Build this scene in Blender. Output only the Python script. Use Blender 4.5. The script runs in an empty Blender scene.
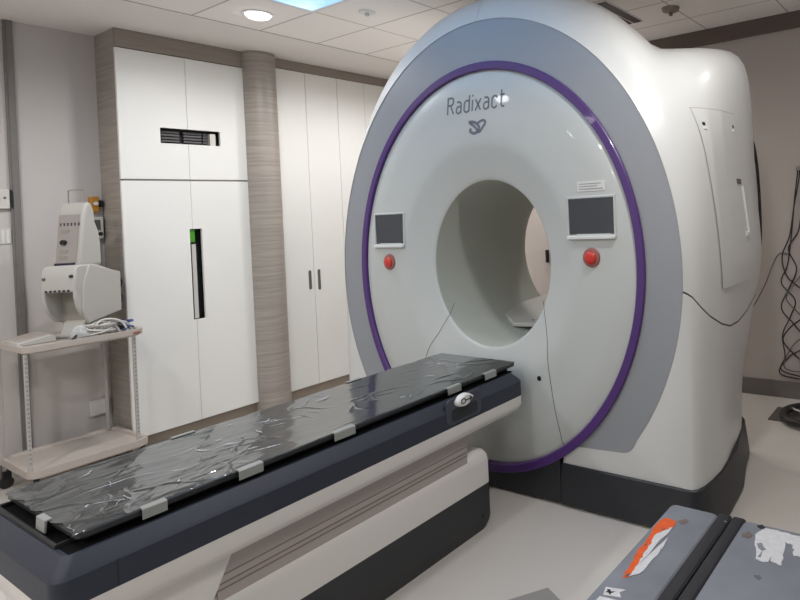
import bpy, bmesh, math, random
from mathutils import Vector, Matrix
random.seed(4)
S = bpy.context.scene
COL = S.collection
PI = math.pi

# ------------------------------------------------------------------ materials
def lin(c):
    return tuple((v/12.92 if v <= .04045 else ((v+.055)/1.055)**2.4) for v in c)
def rgb(r, g, b):
    return lin((r/255, g/255, b/255)) + (1,)

def mat(name, col, rough=.5, metal=0, coat=0, spec=.5, noise=0, nscale=30, bump=0, bscale=80, stretch=None, trans=0, alpha=1):
    m = bpy.data.materials.new(name); m.use_nodes = True
    nt = m.node_tree; b = nt.nodes['Principled BSDF']
    b.inputs['Base Color'].default_value = col
    b.inputs['Roughness'].default_value = rough
    b.inputs['Metallic'].default_value = metal
    b.inputs['Coat Weight'].default_value = coat
    b.inputs['Specular IOR Level'].default_value = spec
    b.inputs['Transmission Weight'].default_value = trans
    b.inputs['Alpha'].default_value = alpha
    tc = nt.nodes.new('ShaderNodeTexCoord'); src = tc.outputs['Object']
    if stretch:
        mp = nt.nodes.new('ShaderNodeMapping'); mp.inputs['Scale'].default_value = stretch
        nt.links.new(src, mp.inputs['Vector']); src = mp.outputs['Vector']
    if noise:
        n = nt.nodes.new('ShaderNodeTexNoise'); n.inputs['Scale'].default_value = nscale; n.inputs['Detail'].default_value = 4
        nt.links.new(src, n.inputs['Vector'])
        r = nt.nodes.new('ShaderNodeValToRGB')
        r.color_ramp.elements[0].position = .3; r.color_ramp.elements[1].position = .7
        r.color_ramp.elements[0].color = tuple(c*(1-noise) for c in col[:3])+(1,)
        r.color_ramp.elements[1].color = tuple(min(1, c*(1+noise)) for c in col[:3])+(1,)
        nt.links.new(n.outputs['Fac'], r.inputs['Fac']); nt.links.new(r.outputs['Color'], b.inputs['Base Color'])
    if bump:
        n = nt.nodes.new('ShaderNodeTexNoise'); n.inputs['Scale'].default_value = bscale; n.inputs['Detail'].default_value = 3
        nt.links.new(src, n.inputs['Vector'])
        bp = nt.nodes.new('ShaderNodeBump'); bp.inputs['Strength'].default_value = bump; bp.inputs['Distance'].default_value = .02
        nt.links.new(n.outputs['Fac'], bp.inputs['Height']); nt.links.new(bp.outputs['Normal'], b.inputs['Normal'])
    return m

def emis(name, col, strength):
    m = bpy.data.materials.new(name); m.use_nodes = True
    nt = m.node_tree; nt.nodes.clear()
    o = nt.nodes.new('ShaderNodeOutputMaterial'); e = nt.nodes.new('ShaderNodeEmission')
    e.inputs['Color'].default_value = col; e.inputs['Strength'].default_value = strength
    nt.links.new(e.outputs[0], o.inputs[0]); return m

M = {}
M['white_gloss'] = mat('white_gloss', rgb(212,212,209), .36, coat=.15)
M['face_white'] = mat('face_white', rgb(190,193,189), .35, coat=.2)
M['silver'] = mat('silver', rgb(150,153,157), .38, metal=.15, coat=.1, noise=.02, nscale=300)
M['purple'] = mat('purple', rgb(78,46,112), .42, coat=.08)
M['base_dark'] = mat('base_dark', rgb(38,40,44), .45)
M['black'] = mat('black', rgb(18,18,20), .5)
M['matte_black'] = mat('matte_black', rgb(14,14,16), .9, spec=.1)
M['bore'] = mat('bore', rgb(170,172,162), .5)
M['gap'] = mat('gap', rgb(70,68,68), .7)
M['lightgap'] = mat('lightgap', rgb(166,163,161), .6)
M['softgap2'] = mat('softgap2', rgb(118,115,113), .6)
M['softgap'] = mat('softgap', rgb(150,147,145), .6)
M['screen'] = mat('screen', rgb(52,56,62), .16, coat=.6)
M['red'] = mat('red', rgb(205,46,30), .3, coat=.5)
M['redring'] = mat('redring', rgb(150,92,84), .4)
M['ink'] = mat('ink', rgb(104,110,118), .4)
M['labelwhite'] = mat('labelwhite', rgb(218,218,214), .5)
M['labelink'] = mat('labelink', rgb(150,150,150), .5)
M['navy'] = mat('navy', rgb(50,54,65), .5, spec=.35, noise=.04, nscale=200)
M['recess'] = mat('recess', rgb(64,68,78), .45)
M['carbon'] = mat('carbon', rgb(40,42,44), .35)
M['couch_white'] = mat('couch_white', rgb(224,220,214), .4)
M['bellows'] = mat('bellows', rgb(172,162,156), .55)
M['bellows_dark'] = mat('bellows_dark', rgb(128,117,110), .6)
M['couch_base'] = mat('couch_base', rgb(49,50,52), .5)
M['tape'] = mat('tape', rgb(146,148,144), .35)
M['door'] = mat('door', rgb(232,231,226), .42, noise=.012, nscale=2)
M['fascia'] = mat('fascia', rgb(140,130,121), .5, noise=.1, nscale=3, stretch=(1.2,1.2,26))
M['fascia_dark'] = mat('fascia_dark', rgb(100,86,80), .5, noise=.1, nscale=3, stretch=(1,1,22))
M['laminate'] = mat('laminate', rgb(156,148,139), .45, noise=.17, nscale=3, stretch=(1.1,1.1,26))
M['kick'] = mat('kick', rgb(140,128,114), .5, noise=.05, nscale=12)
M['wall'] = mat('wall', rgb(196,191,187), .85, bump=.05, bscale=220)
M['wall_back'] = mat('wall_back', rgb(188,178,172), .85, bump=.05, bscale=220)
M['wall_white'] = mat('wall_white', rgb(214,212,210), .85)
M['skirting'] = mat('skirting', rgb(116,110,105), .5)
M['soffit'] = mat('soffit', rgb(230,225,221), .85)
M['pilaster'] = mat('pilaster', rgb(118,114,110), .5, noise=.05, nscale=30)
M['cart'] = mat('cart', rgb(180,170,161), .45)
M['steel'] = mat('steel', rgb(190,188,184), .25, metal=.9)
M['cart_post'] = mat('cart_post', rgb(186,182,176), .35, metal=.3)
M['device'] = mat('device', rgb(184,181,174), .42)
M['device_panel'] = mat('device_panel', rgb(160,152,147), .5)
M['device_in'] = mat('device_in', rgb(150,146,136), .5)
M['navyink'] = mat('navyink', rgb(40,44,62), .4)
M['grey_cable'] = mat('grey_cable', rgb(176,174,170), .45)
M['blue_cable'] = mat('blue_cable', rgb(60,90,150), .4)
M['cable'] = mat('cable', rgb(38,36,36), .5)
M['wire'] = mat('wire', rgb(96,90,86), .5)
M['yellow'] = mat('yellow', rgb(186,130,36), .45)
M['switch'] = mat('switch', rgb(206,202,194), .45)
M['case'] = mat('case', rgb(130,133,141), .5, noise=.1, nscale=9)
M['case_dark'] = mat('case_dark', rgb(44,44,48), .5, noise=.06, nscale=40)
M['orange'] = mat('orange', rgb(222,92,34), .5, noise=.1, nscale=40)
M['paper'] = mat('paper', rgb(206,206,208), .7, noise=.08, nscale=60)
M['rust'] = mat('rust', rgb(112,100,94), .7)
M['smudge'] = mat('smudge', rgb(98,99,108), .7)
M['plate'] = mat('plate', rgb(92,86,82), .5)
M['hatch'] = mat('hatch', rgb(150,146,142), .5)
M['green'] = mat('green', rgb(70,150,26), .4)
M['slot_dark'] = mat('slot_dark', rgb(34,33,34), .6)
M['slot_grey'] = mat('slot_grey', rgb(92,90,90), .5)
M['frame_white'] = mat('frame_white', rgb(222,222,222), .4)
M['downlight'] = emis('downlight', (1, .97, .93, 1), 7)

def floor_mat():
    m = mat('vinyl_floor', rgb(203,197,190), .32, noise=.03, nscale=260, bump=.02, bscale=120)
    return m
M['floor'] = floor_mat()

def ceiling_mat():
    m = mat('ceiling_tile', rgb(200,190,183), .85)
    nt = m.node_tree; b = nt.nodes['Principled BSDF']; tc = nt.nodes.new('ShaderNodeTexCoord')
    mp = nt.nodes.new('ShaderNodeMapping'); mp.inputs['Location'].default_value = (1.8, .105, 0)
    br = nt.nodes.new('ShaderNodeTexBrick'); br.offset = 0; br.squash = 1
    br.inputs['Scale'].default_value = 1; br.inputs['Brick Width'].default_value = .6; br.inputs['Row Height'].default_value = .4
    br.inputs['Mortar Size'].default_value = .006; br.inputs['Mortar Smooth'].default_value = .1
    br.inputs['Color1'].default_value = rgb(244,239,235); br.inputs['Color2'].default_value = rgb(240,235,231)
    br.inputs['Mortar'].default_value = rgb(188,180,174)
    nt.links.new(tc.outputs['Object'], mp.inputs['Vector']); nt.links.new(mp.outputs[0], br.inputs['Vector'])
    nt.links.new(br.outputs['Color'], b.inputs['Base Color'])
    return m
M['ceiling'] = ceiling_mat()

def sky_mat():
    m = bpy.data.materials.new('sky_panel'); m.use_nodes = True
    nt = m.node_tree; nt.nodes.clear()
    o = nt.nodes.new('ShaderNodeOutputMaterial'); e = nt.nodes.new('ShaderNodeEmission')
    tc = nt.nodes.new('ShaderNodeTexCoord'); n = nt.nodes.new('ShaderNodeTexNoise')
    n.inputs['Scale'].default_value = 2.4; n.inputs['Detail'].default_value = 5
    r = nt.nodes.new('ShaderNodeValToRGB')
    r.color_ramp.elements[0].position = .42; r.color_ramp.elements[0].color = (.26,.50,.92,1)
    r.color_ramp.elements[1].position = .66; r.color_ramp.elements[1].color = (.62,.82,1,1)
    e.inputs['Strength'].default_value = SKY
    nt.links.new(tc.outputs['Object'], n.inputs['Vector']); nt.links.new(n.outputs['Fac'], r.inputs['Fac'])
    nt.links.new(r.outputs['Color'], e.inputs['Color']); nt.links.new(e.outputs[0], o.inputs[0])
    return m
SKY = 1.35
M['sky'] = sky_mat()

def sheet_mat():
    # crinkled clear film lying on a dark carbon board: dark grey with a strong clear gloss
    m = mat('plastic_film', rgb(58,61,61), .12, coat=.3, spec=.6, noise=.2, nscale=5)
    nt = m.node_tree; b = nt.nodes['Principled BSDF']
    b.inputs['Coat Roughness'].default_value = .06; b.inputs['IOR'].default_value = 1.6
    tc = nt.nodes.new('ShaderNodeTexCoord')
    n1 = nt.nodes.new('ShaderNodeTexNoise'); n1.inputs['Scale'].default_value = 9; n1.inputs['Detail'].default_value = 5; n1.inputs['Distortion'].default_value = 1.2
    bp = nt.nodes.new('ShaderNodeBump'); bp.inputs['Strength'].default_value = .03; bp.inputs['Distance'].default_value = .02
    nt.links.new(tc.outputs['Object'], n1.inputs['Vector'])
    nt.links.new(n1.outputs['Fac'], bp.inputs['Height'])
    nt.links.new(bp.outputs['Normal'], b.inputs['Normal']); nt.links.new(bp.outputs['Normal'], b.inputs['Coat Normal'])
    return m
M['film'] = sheet_mat()
M['film_fold_glint'] = mat('film_fold_glint', rgb(196,200,202), .25, coat=.5, alpha=.8)
M['bag'] = mat('bag', rgb(226,228,228), .2, coat=.5, alpha=.45, bump=.4, bscale=40)

# ------------------------------------------------------------------ object helpers
def tag(o, label=None, cat=None, group=None, kind=None):
    if label: o['label'] = label
    if cat: o['category'] = cat
    if group: o['group'] = group
    if kind: o['kind'] = kind
    return o

def thing(name, loc, label, cat, group=None):
    o = bpy.data.objects.new(name, None); COL.objects.link(o)
    o.location = loc; o.empty_display_size = .05
    return tag(o, label, cat, group)

def root_of(o):
    while o.parent: o = o.parent
    return o

class MB:
    """mesh builder in world coordinates; build() links ONE mesh object"""
    def __init__(s): s.v = []; s.f = []
    def add(s, vs, fs):
        k = len(s.v); s.v += [tuple(v) for v in vs]; s.f += [tuple(i+k for i in f) for f in fs]; return s
    def box(s, x0, x1, y0, y1, z0, z1):
        vs = [(x,y,z) for x in (x0,x1) for y in (y0,y1) for z in (z0,z1)]
        return s.add(vs, [(0,1,3,2),(4,6,7,5),(0,4,5,1),(2,3,7,6),(0,2,6,4),(1,5,7,3)])
    def prism(s, poly, axis, a, b):
        """poly: 2D outline; extruded along axis from a to b"""
        def p(u, w, t): return {'x': (t,u,w), 'y': (u,t,w), 'z': (u,w,t)}[axis]
        n = len(poly)
        vs = [p(u,w,a) for u,w in poly] + [p(u,w,b) for u,w in poly]
        fs = [tuple(range(n)), tuple(range(2*n-1, n-1, -1))] + [(i, i+n, (i+1) % n+n, (i+1) % n) for i in range(n)]
        return s.add(vs, fs)
    def loft(s, rings, closed=True, cap0=True, cap1=True):
        n = len(rings[0]); vs = [p for r in rings for p in r]; fs = []
        for k in range(len(rings)-1):
            for i in range(n if closed else n-1):
                j = (i+1) % n
                fs.append((k*n+i, k*n+j, (k+1)*n+j, (k+1)*n+i))
        if closed and cap0: fs.append(tuple(range(n-1, -1, -1)))
        if closed and cap1: fs.append(tuple((len(rings)-1)*n+i for i in range(n)))
        return s.add(vs, fs)
    def tube(s, pts, r, seg=8, cyclic=False):
        pts = [Vector(p) for p in pts]; rings = []
        n = len(pts); up = None
        for i, p in enumerate(pts):
            a = pts[(i-1) % n] if (cyclic or i > 0) else p
            b = pts[(i+1) % n] if (cyclic or i < n-1) else p
            t = (b-a).normalized()
            if up is None:
                up = t.orthogonal().normalized()
            else:
                up = (up - t*up.dot(t)).normalized()
            w = t.cross(up)
            rr = r[i] if isinstance(r, (list, tuple)) else r
            rings.append([p + (up*math.cos(2*PI*k/seg) + w*math.sin(2*PI*k/seg))*rr for k in range(seg)])
        if cyclic: rings.append(rings[0])
        return s.loft(rings, True, not cyclic, not cyclic)
    def cyl(s, c0, c1, r, seg=24, r1=None):
        return s.tube([c0, c1], [r, r if r1 is None else r1], seg)
    def build(s, name, m, parent=None, smooth=False, bevel=0, origin=None, segs=2, angle=40):
        loc = Vector(root_of(parent).location) if parent else None
        if loc is None:
            xs = [v[0] for v in s.v]; ys = [v[1] for v in s.v]; zs = [v[2] for v in s.v]
            loc = Vector(origin) if origin else Vector(((min(xs)+max(xs))/2, (min(ys)+max(ys))/2, min(zs)))
        me = bpy.data.meshes.new(name)
        me.from_pydata([tuple(Vector(v)-loc) for v in s.v], [], s.f)
        me.materials.append(m)
        bm = bmesh.new(); bm.from_mesh(me)
        bmesh.ops.remove_doubles(bm, verts=bm.verts, dist=1e-5)
        bmesh.ops.recalc_face_normals(bm, faces=bm.faces); bm.to_mesh(me); bm.free()
        o = bpy.data.objects.new(name, me); COL.objects.link(o)
        if parent: o.parent = parent
        else: o.location = loc
        if bevel:
            b = o.modifiers.new('b', 'BEVEL'); b.width = bevel; b.segments = segs; b.limit_method = 'ANGLE'; b.angle_limit = math.radians(40)
        if smooth or bevel:
            for p in me.polygons: p.use_smooth = True
            try:
                me.set_sharp_from_angle(angle=math.radians(angle))
            except Exception: pass
        return o

def rrect(x0, x1, y0, y1, r, n=5):
    pts = []
    for cx, cy, a0 in ((x1-r,y1-r,0),(x0+r,y1-r,90),(x0+r,y0+r,180),(x1-r,y0+r,270)):
        for k in range(n+1):
            a = math.radians(a0+90*k/n); pts.append((cx+r*math.cos(a), cy+r*math.sin(a)))
    return pts

def bez(pts, n=10):
    """Catmull-Rom through the points"""
    P = [Vector(p) for p in pts]; P = [P[0]*2-P[1]] + P + [P[-1]*2-P[-2]]; out = []
    for i in range(1, len(P)-2):
        for k in range(n):
            t = k/n; a,b,c,d = P[i-1],P[i],P[i+1],P[i+2]
            out.append(.5*((2*b)+(c-a)*t+(2*a-5*b+4*c-d)*t*t+(3*b-a-3*c+d)*t**3))
    out.append(P[-2]); return out

def struct(o):
    o['kind'] = 'structure'; return o

def interp(x, tab):
    for (x0,y0),(x1,y1) in zip(tab, tab[1:]):
        if x <= x1: return y0+(y1-y0)*(x-x0)/(x1-x0) if x > x0 else y0
    return tab[-1][1]

# ------------------------------------------------------------------ room shell
XL, XR, YB, YF, H = -2.68, 3.3, 1.848, -4.3, 2.7
struct(MB().box(XL-.1, XR+.1, YF-.1, YB+.1, -.1, 0).build('floor', M['floor']))
o = MB().box(-1.80, XR+.1, YF-.1, YB+.1, H, H+.1).build('ceiling', M['ceiling'], origin=(0,0,H)); struct(o)
struct(MB().box(XL-.1, -1.80, YF-.1, YB+.1, H, H+.1).build('trim_1', M['soffit']))       # plain plaster border of the ceiling
struct(MB().box(-1.803, -1.797, YF, YB, H-.002, H+.01).build('trim_2', M['softgap']))
struct(MB().box(XL-.1, XL, YF, YB, 0, H).build('wall_left', M['wall']))
struct(MB().box(XR, XR+.1, YF, YB, 0, H).build('wall_right', M['wall_white']))
struct(MB().box(XL, XR, YB, YB+.1, 0, H).build('wall_back', M['wall_back']))
struct(MB().box(XL, XR, YF-.1, YF, 0, H).build('wall_front', M['wall_white']))
struct(MB().box(-2.38, XR, YB-.022, YB, 2.587, H).build('trim_3', M['fascia_dark']))       # timber band under the ceiling
struct(MB().box(-2.38, XR, YB-.012, YB, 0, .12).build('baseboard_back', M['skirting'], bevel=.003))
struct(MB().box(XL, XL+.012, YF, -1.2, 0, .1).build('baseboard_left', M['skirting']))
# grey pilaster strip on the left wall, two stepped profiles
b = MB(); b.box(XL, XL+.016, -1.112, -1.072, 0, H); b.box(XL+.016, XL+.022, -1.102, -1.072, 0, H)
struct(b.build('trim_4', M['pilaster'], bevel=.003))

# ------------------------------------------------------------------ wall cabinets
XF = -2.381
def pulls(door, y, z0, z1, w):
    b = MB(); b.prism(rrect(y-w, y+w, z0, z1, w*.95), 'x', XF-.002, XF+.0035); p = b.build('pull', M['slot_grey'], door, bevel=.001); return p

def plate_with_hole(y0, y1, z0, z1, hole, x0, x1):
    """slab in the x plane with a rectangular notch cut out (hole = y0,y1,z0,z1 clipped to the slab)"""
    b = MB(); hy0, hy1, hz0, hz1 = max(hole[0],y0), min(hole[1],y1), hole[2], hole[3]
    if hy1 <= hy0: return b.box(x0, x1, y0, y1, z0, z1)
    b.box(x0, x1, y0, y1, z0, hz0); b.box(x0, x1, y0, y1, hz1, z1)
    if hy0 > y0: b.box(x0, x1, y0, hy0, hz0, hz1)
    if hy1 < y1: b.box(x0, x1, hy1, y1, hz0, hz1)
    return b

cab = thing('wall_cabinet', (-2.52,-.3,0), 'white four-door wall cabinet with two cut-out slots, left of the round column', 'cabinet', None)
ya, ym, yb_ = -.683, -.300, .083
MB().box(XL, XF-.0205, ya-.0, ya+.012, 0, H-.001).build('side_panel', M['laminate'], cab)
b = MB(); b.box(XL, -2.56, ya+.012, yb_, 0, H-.1); b.build('carcass', M['slot_dark'], cab)
MB().box(XL+.28, XF, ya, .16, 2.582, H-.001).build('fascia', M['fascia'], cab)
MB().box(-2.55, XF-.03, ya+.012, .12, 0, .098).build('kick_plate', M['kick'], cab)
SU = (-.461, -.097, 1.985, 2.088); SL = (-.318, -.243, .785, 1.405)
for k, (y0, y1, z0, z1, hole) in enumerate(((ya, ym-.001, 1.745, 2.576, SU), (ym+.001, yb_, 1.745, 2.576, SU),
                                            (ya, ym-.001, .101, 1.733, SL), (ym+.001, yb_, .101, 1.733, SL))):
    plate_with_hole(y0, y1, z0, z1, hole, XF-.02, XF).build('door', M['door'], cab)
MB().box(-2.56, XF-.004, ya+.013, yb_, 1.733, 1.745).build('divider', M['pilaster'], cab)
b = MB(); b.box(-2.46, -2.45, SU[0]-.03, SU[1]+.03, SU[2]-.03, SU[3]+.03); b.build('slot_back', M['slot_dark'], cab)
b = MB(); b.box(-2.46, -2.45, SL[0]-.03, SL[1]+.03, SL[2]-.03, SL[3]+.03); b.build('slot_back', M['slot_dark'], cab)
for y0, y1 in ((-.44,-.335), (-.31,-.2), (-.19,-.165)):
    b = MB()
    for k in range(4): b.box(-2.45, -2.42, y0, y1, 2.0+.02*k, 2.012+.02*k)
    b.build('vent_grille', M['slot_grey'], cab)
MB().box(-2.449, -2.40, -.155, -.12, 1.985, 2.07).build('slot_switch', M['switch'], cab)
MB().box(-2.449, -2.405, -.30, -.275, .79, 1.30).build('slot_conduit', M['switch'], cab)
MB().box(-2.449, -2.395, -.314, -.283, 1.315, 1.398).build('slot_tag', M['green'], cab)['label'] = 'green tag'

tall = thing('tall_cabinet', (-2.52,1.05,0), 'tall cream cabinet with narrow full-height doors, right of the round column', 'cabinet')
b = MB(); b.box(XL, XF-.021, .30, YB-.001, 0, H-.05); b.build('carcass', M['pilaster'], tall)
MB().box(XL+.15, XF, .22, YB-.024, 2.626, H-.001).build('fascia', M['fascia'], tall)
MB().box(XF-.0205, XF-.012, .30, YB-.03, 0, .098).build('kick_plate', M['kick'], tall)
ys = [.280, .555, .836, 1.10, 1.36, 1.60, 1.82]
for k in range(6):
    d = MB().box(XF-.02, XF, ys[k]+.0015, ys[k+1]-.0015, .101, 2.6216).build('door', M['door'], tall, bevel=.001)
    if k == 0: pulls(d, .519, .868, 1.022, .011)
    if k == 1: pulls(d, .596, .855, 1.022, .011)
    if k == 2: pulls(d, 1.06, .86, 1.02, .011)
    if k == 3: pulls(d, 1.14, .86, 1.02, .011)

colm = MB(); ring = rrect(-2.66, -2.262, .076, .300, .108, 10)
colm.prism(ring, 'z', 0, H-.0005)
struct(colm.build('trim_5', M['laminate'], smooth=True))

# ------------------------------------------------------------------ radiotherapy gantry
TILT = .0308
def yf(z, off=0): return -.026 + TILT*(z-1.15) + off
def fp(x, z, off=0): return (x, yf(z, off), z)
g = thing('radiotherapy_gantry', (0,.45,0), 'large white ring-shaped radiotherapy machine with purple ring and round bore', 'radiotherapy machine')
ZC, AR = 1.15, 1.1
NT = 128
def ell(r, off):
    return [fp(r*math.cos(2*PI*k/NT), ZC+AR*r*math.sin(2*PI*k/NT), off) for k in range(NT)]

LIP = .402
PROF = [(.921,.004),(.905,-.004),(.80,-.006),(.70,-.006),(.62,-.006),(.59,-.004),(.565,.000),(.545,.006),(.50,.0205),(.45,.0365),(.42,.046),(.408,.0505),(LIP,.056)]
def face_off(r): return interp(r, sorted(PROF))
rings = [ell(r, o_) for r, o_ in PROF]
MB().loft(rings, True, False, False).build('front_panel', M['face_white'], g, smooth=True, angle=60)
rings = []
for y, r in ((.056, LIP), (.062, LIP-.003), (.33, LIP-.004), (.333, LIP-.0055), (.70, LIP-.006), (.80, LIP-.004), (.86, LIP+.01), (.9, LIP+.05)):
    rings.append([(r*math.cos(2*PI*k/NT), (yf(ZC+AR*r*math.sin(2*PI*k/NT), y) if y < .2 else y-.03), ZC+AR*r*math.sin(2*PI*k/NT)) for k in range(NT)])
MB().loft(rings, True, False, False).build('bore_lining', M['bore'], g, smooth=True)
MB().loft([ell(.921, .004), ell(.921, -.010), ell(.925, -.014), ell(.957, -.014), ell(.961, -.010), ell(.961, .004)], True, False, False).build('purple_ring', M['purple'], g, smooth=True)

# seams of the lower centre cover and the little access hole
for pts in ([(.345,.965),(.38,.85),(.40,.77),(.42,.62),(.448,.45),(.478,.33),(.495,.24)],
            [(-.265,.93),(-.31,.85),(-.36,.76),(-.41,.68),(-.45,.58),(-.475,.42),(-.485,.26)]):
    pp = []
    for v_ in bez([(x, z, 0) for x, z in pts], 14):
        x, z = v_.x, v_.y
        r = math.hypot(x, (z-ZC)/AR)
        off = face_off(r)
        pp.append(fp(x, z, off-.0005))
    MB().tube(pp, .0013, 6).build('panel_seam', M['gap'], g)
p = fp(.357, .597, face_off(math.hypot(.357,(.597-ZC)/AR))-.001)
MB().cyl((p[0], p[1]-.002, p[2]), (p[0], p[1]+.004, p[2]), .012, 16).build('access_hole', M['black'], g)

# --- silver annulus and the white shell are lofted from outlines
NB, NC, NS, NU = 8, 5, 14, 46
def silver_half():
    pts = []
    zb = .312; a, bl, bu, zc = 1.137, 1.2, 1.298, 1.13
    xe = .80
    for k in range(NB): pts.append((.50+(xe-.50)*k/(NB-1), zb - .016*(1-k/(NB-1))))
    # rounded corner between the flat bottom and the ellipse
    p1 = Vector((.885, zc-bl*math.sqrt(1-(.885/a)**2))); p0 = Vector((xe, zb)); c = Vector((.858, .308))
    for k in range(1, NC+1):
        t = k/NC; q = p0*(1-t)**2 + c*2*t*(1-t) + p1*t*t; pts.append((q.x, q.y))
    z0 = p1.y
    for k in range(1, NS+1):
        z = z0+(1.036-z0)*k/NS; pts.append((a*math.sqrt(1-((zc-z)/bl)**2), z))
    low = list(pts); up = [(a*math.sqrt(1-((zc-z)/bl)**2), z) for z in (1.044, 1.075, 1.105)]
    for k in range(NU+1):
        t = PI/2*k/NU; up.append((a*math.cos(t), zc+bu*math.sin(t)))
    return low, up

def smax(p, q, k=.05):
    h = max(k-abs(p-q), 0)/k; return max(p, q)+h*h*k*.25

def station(y, a, b, n, hw, bt, nb, wl, e, zs):
    zc = 1.13
    def r(t):
        c, s_ = abs(math.cos(t)), abs(math.sin(t))
        r1 = ((c/a)**n+(s_/b)**n)**(-1/n); r2 = ((c/hw)**nb+(s_/bt)**nb)**(-1/nb)
        return smax(r1, r2)
    ae = r(0)
    def w(z): return ae-(ae-wl)*math.sin(PI/2*min(1, max(0, zc-z)/.93))**(1.25+(e-.6)*.7)
    low = []
    for k in range(NB): low.append((.47+(wl-.10-.47)*k/(NB-1), .2))
    for k in range(1, NC+1): low.append((wl-.10+.10*k/NC, .2))
    for k in range(1, NS+1):
        z = .2+(zs-.004-.2)*k/NS; low.append((w(z), z))
    up = [(w(z), z) for z in (zs+.004, zs+(zc-zs)*.4, zs+(zc-zs)*.75)]
    for k in range(NU+1):
        t = PI/2*k/NU; q = r(t); up.append((q*math.cos(t), zc+q*math.sin(t)))
    return low, up, w
ST = [(-.012,1.150,1.330,2.0, .90,.70,4, 1.135,1.5,1.030),
      (.005, 1.166,1.375,2.05,1.02,.80,4, 1.155,1.4,1.014),
      (.04,  1.188,1.425,2.12,1.12,.88,4, 1.17,1.2,.968),
      (.10,  1.206,1.465,2.2, 1.175,.95,4.5,1.18,1.0,.918),
      (.20,  1.224,1.480,2.2, 1.212,1.02,5.5, 1.185,.8,.865),
      (.30,  1.236,1.468,2.15,1.230,1.06,7, 1.175,.72,.835),
      (.42,  1.246,1.435,2.1, 1.242,1.085,8.5, 1.155,.67,.832),
      (.55,  1.252,1.39,2.1, 1.250,1.105,10, 1.137,.63,.86),
      (.70,  1.252,1.32,2.1, 1.250,1.12,12, 1.108,.6,.92),
      (.80,  1.228,1.26,2.1, 1.222,1.11,11, 1.078,.6,.94),
      (.86, 1.150,1.18,2.1, 1.14,1.03,9, 1.03,.6,.93)]
def ytilt(y, z): return y + TILT*(z-1.15)*max(0, 1-max(y, 0)/.35)
sl, su = silver_half()
lows, ups, WF = [], [], []
lows.append([fp(x, z, .0) for x, z in sl]); ups.append([fp(x, z, .0) for x, z in su])
for s_ in ST:
    lo, up, w = station(*s_)
    lows.append([(x, ytilt(s_[0], z), z) for x, z in lo]); ups.append([(x, ytilt(s_[0], z), z) for x, z in up])
    WF.append((s_[0], w))
def shell_x(y, z):
    return interp(y, [(yy, w(z)) for yy, w in WF])
def mir(p): return (-p[0], p[1], p[2])
for sgn in (1, -1):
    fl = (lambda p: p) if sgn > 0 else mir
    def seamgap(p): return (max(p[0], .0012), p[1], p[2])
    MB().loft([[fl(seamgap(p)) for p in r] for r in ups], False).build('upper_cover', M['white_gloss'], g, smooth=True, angle=50)
    MB().loft([[fl(p) for p in r] for r in lows], False).build('lower_cover', M['white_gloss'], g, smooth=True, angle=50)
    # dark lining just inside the seam between the covers
    MB().loft([[fl((r[-1][0]-.006, r[-1][1]+.006, r[-1][2]-.02)) for r in lows], [fl((r[-1][0]-.006, r[-1][1]+.006, r[-1][2]+.03)) for r in lows]], False).build('cover_seam', M['softgap2'], g)
    # silver annulus between the purple ring and the silver outline
    out = sl + su; inn = []
    for x, z in out:
        t = math.atan2((z-ZC)/AR, x); inn.append((.958*math.cos(t), ZC+AR*.958*math.sin(t)))
    vs, fs = [], []
    m_ = len(out)
    ring_a = [fl(fp(x, z, .001)) for x, z in inn]; ring_b = [fl(fp(x, z, .001)) for x, z in out]
    ring_c = [fl(fp(x, z, .012)) for x, z in out]
    MB().loft([ring_a, ring_b], False).build('silver_panel', M['silver'], g, smooth=True)
    MB().tube([fl(fp(x, z, -.0005)) for x, z in out], .0012, 5).build('panel_seam', M['softgap'], g)
# dark line of the top joint
MB().tube([(0, r[-1][1]+.003, r[-1][2]-.004) for r in ups[:-1]], .004, 6).build('cover_seam', M['softgap'], g)
# closed back with the bore passing through
full = []
lastl, lastu = lows[-1], ups[-1]
half = lastl + lastu
outline = half + [mir(p) for p in reversed(half)]
inner = []
for x, y, z in outline:
    t = math.atan2((z-ZC)/AR, x); r = LIP+.05; inner.append((r*math.cos(t), .865, ZC+AR*r*math.sin(t)))
MB().loft([outline, inner], True, False, False).build('rear_cover', M['white_gloss'], g)
# dark rear frame, a narrow strip just behind each side cover
for sgn in (1, -1):
    b = MB(); b.tube(bez([(sgn*x, .885, z) for x, z in ((1.15,1.80),(1.19,1.74),(1.208,1.6),(1.213,1.4),(1.208,1.2),(1.184,1.02),(1.145,.90))], 6), .009, 6)
    b.build('rear_frame', M['black'], g)
# base
def plan(inset, zc):
    f = [(.462,-.052),(1.10,-.052+.0*zc),(1.15,-.045),(1.178,-.015),(1.19,.05),(1.192,.2),(1.172,.45),(1.118,.66),(1.084,.83),(1.04,.89),(.462,.89)]
    return [(x*(1+inset) if i not in (0,10) else x, y-(.0 if i > 4 else inset*.6)) for i, (x, y) in enumerate(f)]
for sgn in (1, -1):
    lo = [(sgn*x, y, .012) for x, y in plan(.018, 0)]; mid = [(sgn*x, y, .05) for x, y in plan(.016, 0)]; hi = [(sgn*x, y, .203) for x, y in plan(.0, 0)]
    MB().loft([lo, mid, hi]).build('base_plinth', M['base_dark'], g, bevel=.006)
    MB().loft([[(sgn*x*.985, y+.02, .0) for x, y in plan(0, 0)], [(sgn*x*.985, y+.02, .013) for x, y in plan(0, 0)]]).build('base_shadow_strip', M['black'], g)  # black strip standing in for the shadow gap at the floor
arc = []
for k in range(25):
    x = .46-.92*k/24; arc.append((x, ZC-AR*.958*math.sqrt(1-(x/.96)**2)))
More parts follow.
